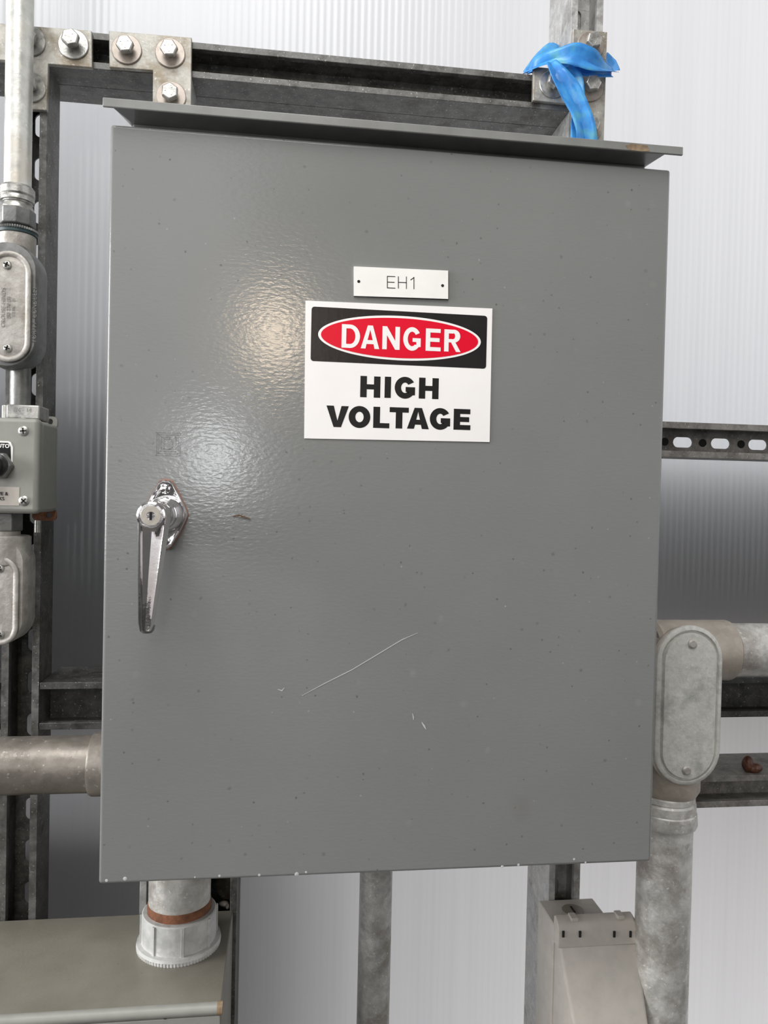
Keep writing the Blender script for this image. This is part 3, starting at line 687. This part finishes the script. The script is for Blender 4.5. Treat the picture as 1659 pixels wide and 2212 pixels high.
# small stamped block between body and switch box
blk = thing('conduit_hub', 'small shiny square hub on top of the grey switch box', 'conduit hub', (PX(45, 900, .16), .165, PZ(45, 903, .16)))
MB().box(PX(13, 885, .15), PX(85, 885, .15), .15, .185, PZ(45, 905, .15), PZ(45, 874, .15)).build('collar', M['zinc'], blk, bevel=.0015)
MB().box(PX(4, 885, .155), PX(14, 885, .155), .154, .18, PZ(45, 905, .15), PZ(45, 875, .15)).build('flange', M['conduit'], blk, bevel=.001)
textmesh('stamped_lettering', '3/4 - 14', PX(48, 886, .15), PZ(48, 886, .15), .1499, .006, M['lettering'], blk)
pipe('conduit', (PX(44, 840, .175), .175, PZ(40, 780, .175)), (PX(44, 840, .175), .175, PZ(40, 876, .175)), .0105, M['darkcast'], 'short dark conduit nipple between oval conduit body and switch box')

# ---- switch box
sb = thing('switch_box', 'grey switch box with a black selector knob at the left edge', 'switch box', (-.39, .2, -.025))
bxr = PX(80, 1000, .13); bz1, bz0 = PZ(60, 903, .13), PZ(60, 1110, .13)
bzm1, bzm0 = bz1, bz0
bxl = bxr - .118
MB().box(bxl, bxr, .146, .2035, bz0+.001, bz1-.001).build('body', M['boxgrey'], sb, bevel=.004, seg=3)
MB().box(bxl-.001, bxr+.0012, .130, .147, bz0, bz1).build('lid', M['boxgrey'], sb, bevel=.005, seg=4)
def ear(x0, x1, z0, z1, hxx, hzz, r, mat, name='mounting_ear'):
    o = flat(name, [rrect(x0, x1, z0, z1, .005), arc(hxx, hzz, r, r*1.15, 0, 350, 20)], .199, .003, mat, sb)
    return o
ear(PX(20, 900, .2), PX(124.5, 900, .2), PZ(60, 925, .2), PZ(60, 898, .2), PX(109, 911, .2), PZ(109, 911, .2), .0029, M['boxgrey'])
tag(ear(PX(70, 1110, .2), PX(122, 1110, .2), PZ(110, 1125, .2), PZ(110, 1098, .2), PX(106, 1113, .2), PZ(106, 1113, .2), .0029, M['rust']), 'rusted mounting ear')
pscrew(sb, 51, 931, .130, .0052, M['zinc'], .1); pscrew(sb, 52, 1082, .130, .0052, M['zinc'], .8)
c = P(42, 903, .142); MB().lathe((c.x, .15, c.z-.002), (0,0,1), ((0, .0045), (.002, .0045), (.004, .002)), 16).build('cap_screw', M['zinc'], sb)
# legend plate and knob
kx, kz = PX(-8, 1005, .12), PZ(-8, 1005, .12)
x1, x2 = PX(25, 955, .129), PX(27, 998, .129)
zt_, zb_ = PZ(20, 953, .129), PZ(20, 999, .129)
xl_ = kx - (x2 - kx)
flat('legend_border', [[(xl_, zb_), (x2, zb_+.0002), (x2, zt_-.006), (x1-.001, zt_-.0008), (x1-.003, zt_), (xl_, zt_)]], .1294, .0006, M['white'], sb)
flat('legend_plate', [[(xl_, zb_+.0014), (x2-.0015, zb_+.0014), (x2-.0022, zt_-.006), (x1-.0035, zt_-.0017), (xl_, zt_-.0017)]], .1291, .0003, M['ink'], sb)
textmesh('legend_lettering', 'AUTO', PX(20.5, 964, .129), PZ(20, 964, .129), .1289, .0054, M['white'], sb, off=.00015, align='RIGHT')
kb = MB()
hr = (PX(21, 1005, .115) - kx)
rk = lambda rr, y: [(kx + rr*math.cos(R(60*k)), y, kz + rr*math.sin(R(60*k))) for k in range(6)]
kb.loft([rk(hr, .130), rk(hr, .121), rk(hr*.92, .1185)])
kb.build('selector_nut', M['darkcast'], sb, bevel=.001)
MB().lathe((kx, .119, kz), (0,-1,0), ((0, hr*.82), (.004, hr*.8), (.006, hr*.6), (.02, hr*.55)), 32).build('selector_knob', M['black'], sb)
lx0, lx1 = PX(-60, 1075, .129), PX(41, 1075, .129)
flat('label_strip', [[(lx0, PZ(20, 1092, .129)), (lx1, PZ(20, 1092, .129)), (lx1, PZ(20, 1052, .129)), (lx0, PZ(20, 1051, .129))]], .1296, .0005, M['plastic'], sb)
textmesh('label_lettering', 'VALVE &', PX(17, 1067, .129), PZ(17, 1067, .129), .1294, .0050, M['ink'], sb, align='RIGHT')
textmesh('label_lettering', 'LOCKS', PX(9, 1077.5, .129), PZ(9, 1077.5, .129), .1294, .0050, M['ink'], sb, align='RIGHT')

# ---- below the switch box
nip = thing('hex_connector', 'dark hex connector between switch box and lower conduit body', 'conduit connector', (PX(10, 1150, .165), .165, PZ(10, 1150, .165)))
nx = PX(10, 1130, .165)
rg = lambda rr, z, t0=.2: [(nx + rr*math.cos(R(60*k)+t0), .165 + rr*math.sin(R(60*k)+t0), z) for k in range(6)]
za, zb2 = PZ(20, 1108, .165), PZ(20, 1147, .165)
hrn = PX(48, 1130, .165) - nx
MB().loft([rg(hrn, za), rg(hrn, zb2+.001), rg(hrn*.95, zb2)]).build('hex_body', M['darkcast'], nip, bevel=.001)
MB().lathe((nx, .165, zb2), (0,0,-1), ((0, hrn*.88), (.006, hrn*.88)), 32).build('threads', M['cast'], nip)
lb = thing('conduit_fitting', 'lower cast conduit body with oval cover under the switch box', 'conduit fitting', (nx, .165, PZ(20, 1395, .15)))
b1, b0 = PZ(20, 1160, .15), PZ(20, 1394, .15)
bw = PX(55, 1300, .15) - nx
mb = MB(); stad_loft(mb, nx, (b1+b0)/2, [(.190, bw*.8, (b1-b0)/2-.004), (.182, bw, (b1-b0)/2), (.150, bw, (b1-b0)/2), (.146, bw-.002, (b1-b0)/2-.002)]); mb.build('housing', M['cast'], lb)
MB().lathe((nx, .165, PZ(20, 1156, .165)), (0,0,-1), ((0, bw*.9), (.0015, bw*.98), (.03, bw*.98), (.04, bw*.7)), 40).build('threaded_collar', M['cast'], lb)
cvx2 = PX(-2, 1300, .14); chw2 = PX(38, 1300, .14) - cvx2; c1_, c0_ = PZ(0, 1203, .14), PZ(0, 1394, .14)
lb_cover(lb, cvx2, (c1_+c0_)/2, chw2, (c1_-c0_)/2, .140, M['cast'], [(PX(-1, 1228, .14), PZ(0, 1228, .14)), (PX(-1, 1371, .14), PZ(0, 1371, .14))], M['zinc'])
c = P(82, 1135, .19); pipe('stud', (c.x, .19, PZ(82, 1124, .19)), (c.x, .19, PZ(82, 1150, .19)), .0035, M['zinc'], 'small bright threaded stud under the switch box corner', 'bolt')

# ---- thick horizontal pipe at left entering the cabinet side
hy = .11
zt_, zb_ = PZ(120, 1591, hy), PZ(120, 1712, hy)
pr = (zt_-zb_)/2*.99; pz = (zt_+zb_)/2
pipe('conduit', (-.75, hy, pz), (-.2525, hy, pz), pr, M['conduit_taupe'], 'thick dusty horizontal conduit entering the left side of the cabinet')
hb = thing('conduit_hub', 'round hub where the thick horizontal conduit meets the cabinet', 'conduit hub', (-.26, hy, pz))
hxx = PX(199, 1650, hy)
MB().lathe((hxx, hy, pz), (1,0,0), ((0, pr*1.02), (.0005, pr*1.08), (.003, pr*1.12), (-.2475-hxx, pr*1.13)), 56).build('flange', M['conduit_taupe'], hb)

# ---- rusty vertical pipe under cabinet and its hub
vy = .140
vx = (PX(321, 1940, vy) + PX(455, 1940, vy))/2; vr = (PX(455, 1940, vy) - PX(321, 1940, vy))/2
BZ = -.4737
pipe('conduit', (vx, vy, -.3265), (vx, vy, BZ+.012), vr, M['conduit_old'], 'short rusty vertical conduit between the cabinet bottom and the taupe box')
hb = thing('conduit_hub', 'pale round hub with locknut ring on top of the taupe box', 'conduit hub', (vx, vy, BZ))
ztop = PZ(385, 1998, vy - vr)
MB().lathe((vx, vy, ztop + .010), (0,0,-1), ((0, vr*1.005), (.002, vr*1.03), (.004, vr*1.035), (.009, vr*1.03)), 56).build('rust_ring', M['rust'], hb)
MB().lathe((vx, vy, -.3270), (0,0,-1), ((0, vr*1.02), (.024, vr*1.01)), 56).build('upper_rust_ring', M['rust'], hb)
mb = MB(); mb.lathe((vx, vy, ztop), (0,0,-1), ((0, vr*1.04), (0, vr*1.15), (.001, vr*1.19), (ztop-BZ-.006, vr*1.2)), 64)
for k in range(8):
    a = R(45*k + 12); ca, sa = math.cos(a), math.sin(a); r0, r1, w_ = vr*1.1, vr*1.25, .0014
    pts = [(vx+ca*r0-sa*w_, vy+sa*r0+ca*w_), (vx+ca*r1-sa*w_, vy+sa*r1+ca*w_), (vx+ca*r1+sa*w_, vy+sa*r1-ca*w_), (vx+ca*r0+sa*w_, vy+sa*r0-ca*w_)]
    mb.loft([[(x, y, ztop-.001) for x, y in pts], [(x, y, BZ+.005) for x, y in pts]])
M['hubpale'] = galv('pale_zinc_hub', (.50,.51,.50), (.62,.62,.60), .3, .45, 50, (.42,.40,.36), .2)
mb.build('hub_body', M['hubpale'], hb)
mb = MB(); mb.lathe((vx, vy, BZ+.008), (0,0,-1), ((0, vr*1.2), (.0005, vr*1.34), (.004, vr*1.36)), 64)
knurl(mb, (vx, vy, BZ+.004), (0,0,-1), vr*1.335, .004, 80, .0005)
mb.build('locknut_ring', M['hubpale'], hb)

# ---- taupe box bottom left
tb = thing('junction_box', 'large taupe painted steel box at the bottom left corner', 'junction box', (-.4, .2, -.8))
tx1 = -.1530; fyb = .034
MB().box(-.68, tx1, fyb+.004, .2035, -.80, BZ-.0001).build('body', M['taupe'], tb, bevel=.0015)
mb = MB().lathe((-.68, fyb+.003, BZ-.0055), (1,0,0), ((0, .0058), (.68+tx1+.001, .0058)), 24); mb.build('rolled_edge', M['boxgrey'], tb)
tag(MB().lathe((tx1-.004, fyb+.003, BZ-.0055), (1,0,0), ((0,.0059),(.0052,.0060)), 20).build('weld_spot', M['rust_stain'], tb), 'rust-stained corner of the edge')
MB().box(-.68, tx1-.001, fyb-.001, fyb+.006, -.8, BZ-.0105).build('front_cover', M['boxgrey'], tb, bevel=.001)
c = P(357, 2197, fyb-.001); MB().lathe((c.x, fyb-.0008, c.z), (0,-1,0), ((0,.0021),(.0004,.0021)), 18).build('screw_hole', M['dark_hole'], tb)

# ---- middle conduit
my = .185
mx_ = (PX(776, 1950, my)+PX(846, 1950, my))/2; mr_ = (PX(846,1950,my)-PX(776,1950,my))/2
pipe('conduit', (mx_, my, -.3265), (mx_, my, ZB), mr_, M['conduit_mid'], 'slim vertical conduit below the middle of the cabinet')

# ---- right side conduit body with elbow
ry = .13
rcx = (PX(1377, 1900, ry)+PX(1489, 1900, ry))/2; rr_ = (PX(1489,1900,ry)-PX(1377,1900,ry))/2*.96
zr = lambda v: PZ(1450, v, ry - rr_*.8)
pipe('conduit', (rcx, ry, zr(1795)), (rcx, ry, ZB), rr_, M['conduit_old'], 'thick mottled vertical conduit at lower right of the cabinet')
cn = thing('compression_connector', 'dull ringed compression coupling under the big oval conduit body', 'conduit connector', (rcx, ry, zr(1798)))
k_ = zr(1728) - zr(1800)
MB().lathe((rcx, ry, zr(1728)), (0,0,-1), ((0, rr_*1.0), (.001, rr_*1.04), (k_*.16, rr_*1.05), (k_*.2, rr_*1.0), (k_*.26, rr_*1.08), (k_*.5, rr_*1.09), (k_*.53, rr_*1.02)), 56).build('collar', M['conduit_old'], cn)
MB().lathe((rcx, ry, zr(1728)-k_*.5), (0,0,-1), ((0, rr_*1.06), (k_*.05, rr_*1.12), (k_*.36, rr_*1.15), (k_*.46, rr_*1.1), (k_*.5, rr_*1.0)), 56).build('gland_nut', M['conduit_old'], cn)
lb = thing('conduit_fitting', 'big conduit body with long oval pale grey cover right of the cabinet', 'conduit fitting', (rcx, ry, zr(1728)))
RY = .092
ox0, ox1 = PX(1417, 1520, RY), PX(1559, 1520, RY); ocx = (ox0+ox1)/2; ohw = (ox1-ox0)/2
o1, o0 = PZ(1490, 1352, RY), PZ(1488, 1697, RY); ocz = (o1+o0)/2; ohh = (o1-o0)/2
mb = MB(); stad_loft(mb, ocx-.004, ocz, [(.160, ohw*.75, ohh-.012), (.150, ohw*.86, ohh-.007), (.102, ohw*.90, ohh-.004), (.098, ohw*.96, ohh-.001), (.096, ohw*.98, ohh-.001)]); mb.build('housing', M['cast_tan'], lb)
MB().lathe((rcx+.002, ry, o0+.02), (0,0,-1), ((0, rr_*1.14), (o0+.02-zr(1715), rr_*1.14), (o0+.02-zr(1728), rr_*1.02)), 56).build('lower_neck', M['cast_tan'], lb)
ez_ = (PZ(1640, 1347, ry)+PZ(1640, 1460, ry))/2; er = (PZ(1640,1347,ry)-PZ(1640,1460,ry))/2
exx = PX(1596, 1400, ry-er*.8)
exr = er*1.13
MB().lathe((ocx-.03, ry, ez_), (1,0,0), ((0, exr*.9), (.004, exr), (exx-ocx+.03-.002, exr), (exx-ocx+.03, exr*.985), (exx-ocx+.03, er*.98)), 64).build('side_neck', M['cast_tan'], lb)
pipe('conduit', (exx-.004, ry, ez_), (.95, ry, ez_), er, M['conduit_old'], 'thick horizontal conduit leaving the big conduit body to the right')
MB().lathe((exx-.001, ry, ez_), (1,0,0), ((0, er*1.05), (.003, er*1.03), (.0035, er)), 64).build('rust_ring', M['rust'], lb)
mb = MB(); stad_loft(mb, ocx, ocz, [(RY+.006, ohw, ohh), (RY+.001, ohw, ohh), (RY, ohw-.001, ohh-.001), (RY-.0008, ohw-.0045, ohh-.0045), (RY+.0022, ohw-.0055, ohh-.0055), (RY+.0022, ohw-.0072, ohh-.0072), (RY-.0020, ohw-.0085, ohh-.0085), (RY-.0024, ohw-.011, ohh-.011)])
cv = mb.build('cover', M['cover_grey'], lb, ang=60)
for u, v in ((1496, 1391), (1483, 1664)):
    c = P(u, v, RY-.003)
    MB().lathe((c.x, RY-.002, c.z), (0,-1,0), ((0, .0052), (.0018, .0052), (.0032, .0036), (.0034, 0)), 20).build('screw', M['cast'], cv)

# ---- brown lump on lower right strut
c = P(1622, 1650, F+.012)
mb = MB()
def blob(mb, cx, cy_, cz, rx, ry_, rz, seed):
    rnd = random.Random(seed); rings = []
    for i in range(9):
        ph = math.pi*i/8; ring = []
        for k in range(16):
            th = 2*math.pi*k/16; q_ = 1 + .12*math.sin(3*th+seed) * math.sin(ph) + .05*rnd.random()
            s_ = max(math.sin(ph), .02)
            ring.append((cx + rx*q_*s_*math.cos(th), cy_ + ry_*q_*s_*math.sin(th), cz + rz*math.cos(ph)))
        rings.append(ring)
    mb.loft(rings)
blob(mb, c.x-.004, F+.012, -.331+.010, .007, .007, .011, 1); blob(mb, c.x+.004, F+.011, -.331+.005, .010, .007, .0065, 2)
tag(mb.build('mud_lump', M['brown'], None, ang=60), 'brown mud lump lying on the dusty strut at lower right', 'mud lump')

mb = MB(); c = P(484, 1952, .216); blob(mb, c.x, c.y, c.z, .0055, .003, .0035, 5); blob(mb, c.x+.004, c.y, c.z-.003, .002, .002, .004, 3)
tag(mb.build('dry_husk', M['plastic'], None, ang=60), 'tiny pale dry husk caught in the dark strut beside the rusty pipe', 'husk')

# ------------------------------------------------------------------ plastic device at the bottom right
dv = thing('receptacle_cover', 'beige plastic outlet cover with hinged lid below the cabinet at right', 'outlet cover', (.26, .2, -.75))
dx0, dx1 = PX(1162, 1945, F), PX(1277, 1945, F); dz = PZ(1220, 1941, F)
dyf = .150
MB().box(dx0, dx1+.001, dyf, F-.0015, -.85, dz).build('back_box', M['plastic'], dv, bevel=.0015)
c = P(1232, 1957, .18); kc = Vector(((dx0+dx1)/2, .178, dz))
MB().lathe(kc, (0,0,1), ((0, .013), (.0006, .013), (.0006, .012)), 32).build('knockout', M['taupe'], dv)
MB().box(kc.x-.0012, kc.x+.0012, kc.y-.007, kc.y+.007, kc.z+.0002, kc.z+.0012).build('knockout_slot', M['dark_hole'], dv, smooth=False)
hx0_, hx1_ = PX(1200, 2010, .145), PX(1374, 2010, .145)
hzt, hzb = PZ(1285, 1978, .145), PZ(1285, 2044, .135)
# hinge hood: rounded barrel along the top
prof = [(.152, hzb-.002), (.152, hzt-.002), (.149, hzt+.001), (.144, hzt), (.1385, hzt-.004), (.1355, hzt-.010), (.1345, hzb)]
MB().loft([[(hx0_, y, z) for y, z in prof], [(hx1_-.006, y, z) for y, z in prof], [(hx1_, y if y < .14 else y-.001, min(z, hzt-.010)) for y, z in prof]]).build('hinge_hood', M['plastic'], dv, bevel=.001)
for u in (1217, 1253, 1327, 1362):
    c = P(u, 2018, .1345); MB().box(c.x-.0013, c.x+.0013, .1338, .1375, c.z-.0035, c.z+.0035).build('hinge_slot', M['dark_hole'], dv, smooth=False)
for u in (1237, 1336):
    c = P(u, 1979, .145); MB().box(c.x-.004, c.x+.004, .137, .150, hzt-.002, hzt+.0025).build('hinge_knuckle', M['plastic'], dv, bevel=.0006)
# lid: bulges outward as it goes down
rows = []
for i in range(15):
    s_ = i/14; z = hzb + .0005 - s_*.28
    k_ = math.sin(min(1, s_*1.15)*math.pi/2)
    yf = .1365 - .09*k_**1.15
    xl = hx0_ + .0018 + .013*k_; xr = hx1_ - .001 - .006*k_
    rows.append([(hx0_+.0015, .150, z), (xl, yf+.003, z), (xl+.0012, yf+.0008, z), (xl+.004, yf, z), ((xl+xr)/2, yf-.0012, z), (xr-.004, yf, z), (xr-.0012, yf+.0008, z), (xr, yf+.003, z), (xr, .150, z)])
MB().loft(rows).build('lid', M['plastic'], dv, ang=50)

# ------------------------------------------------------------------ blue tape
bt = thing('blue_tape', 'crumpled blue plastic tape tied around the upper right strut bracket', 'tape', (.25, .19, .44))
def ribbon(pts, name='tape_strand', nseg=26, ncross=7, seed=0):
    """pts: (u, v, y, half width in metres, tilt deg, fold amplitude)"""
    rnd = random.Random(seed)
    ctr = [(P(u, v, y), w_, R(t_), f_) for u, v, y, w_, t_, f_ in pts]
    def cr(a, b_, c, d_, t_): return .5*((2*b_) + (c-a)*t_ + (2*a-5*b_+4*c-d_)*t_*t_ + (3*b_-a-3*c+d_)*t_**3)
    n = len(ctr); S_ = []
    for i in range(nseg+1):
        g = i/nseg*(n-1); k = min(int(g), n-2); t_ = g-k
        idx = [max(k-1, 0), k, k+1, min(k+2, n-1)]
        pos = cr(*[ctr[j][0] for j in idx], t_); w_ = ctr[k][1]*(1-t_)+ctr[k+1][1]*t_; tl = ctr[k][2]*(1-t_)+ctr[k+1][2]*t_; f_ = ctr[k][3]*(1-t_)+ctr[k+1][3]*t_
        S_.append((pos, w_, tl, f_))
    ph = [rnd.uniform(0, 6.28) for _ in range(4)]
    fr_, bk = [], []
    for i, (p, w_, tl, f_) in enumerate(S_):
        a = S_[max(i-1, 0)][0]; b_ = S_[min(i+1, nseg)][0]; d_ = (b_-a).normalized()
        side = d_.cross(Vector((0,1,0))).normalized(); nrm = side.cross(d_).normalized()
        s2 = side*math.cos(tl) + nrm*math.sin(tl); n2 = nrm*math.cos(tl) - side*math.sin(tl)
        row = []
        for j in range(ncross):
            c = j/(ncross-1)*2-1
            off = f_*(1 - abs(c)*1.6) + f_*.35*math.sin(c*4 + i*.3 + ph[0]) + f_*.12*math.sin(c*9 - i*.5 + ph[1])
            row.append(p + s2*w_*c + n2*off)
        fr_.append(row)
    mb = MB(); vs = [q_ for r_ in fr_ for q_ in r_]; fs = []
    for i in range(nseg):
        for j in range(ncross-1):
            fs.append((i*ncross+j, i*ncross+j+1, (i+1)*ncross+j+1, (i+1)*ncross+j))
    mb.add(vs, fs); o = mb.build(name, M['blue'], bt, ang=40)
    sd = o.modifiers.new('thick', 'SOLIDIFY'); sd.thickness = .0004
    return o
ribbon([(1136, 156, .215, .006, 40, .001), (1150, 142, .200, .008, 25, .002), (1180, 128, .188, .0085, 10, .003), (1215, 120, .180, .010, 0, .003), (1245, 118, .177, .0135, -5, .003), (1280, 132, .178, .0125, 0, .004), (1310, 146, .188, .007, 20, .002), (1328, 152, .205, .006, 30, .001)], seed=1)
ribbon([(1325, 152, .205, .008, 10, .002), (1316, 140, .225, .009, 40, .001), (1306, 118, .245, .004, 40, .001)], seed=2, nseg=12)
ribbon([(1140, 158, .215, .006, 30, .001), (1170, 122, .235, .008, 30, .002), (1195, 103, .245, .009, 20, .001), (1206, 112, .25, .005, 10, .001)], seed=3, nseg=12)
ribbon([(1190, 133, .180, .006, 0, .001), (1206, 158, .172, .010, -8, .004), (1230, 196, .170, .0135, -5, .005), (1252, 240, .170, .0120, 0, .004), (1264, 280, .172, .0125, 0, .003), (1268, 322, .176, .014, 0, .002)], seed=4)
ribbon([(1226, 140, .188, .009, 0, .002), (1244, 170, .186, .008, 0, .002), (1250, 215, .184, .007, 0, .002), (1250, 262, .180, .010, 0, .002), (1252, 322, .180, .012, 0, .001)], seed=5)
ribbon([(1200, 138, .192, .004, 0, .001), (1250, 152, .189, .006, 0, .001), (1290, 158, .189, .005, 0, .001), (1322, 160, .200, .004, 0, .001)], seed=6, nseg=14)
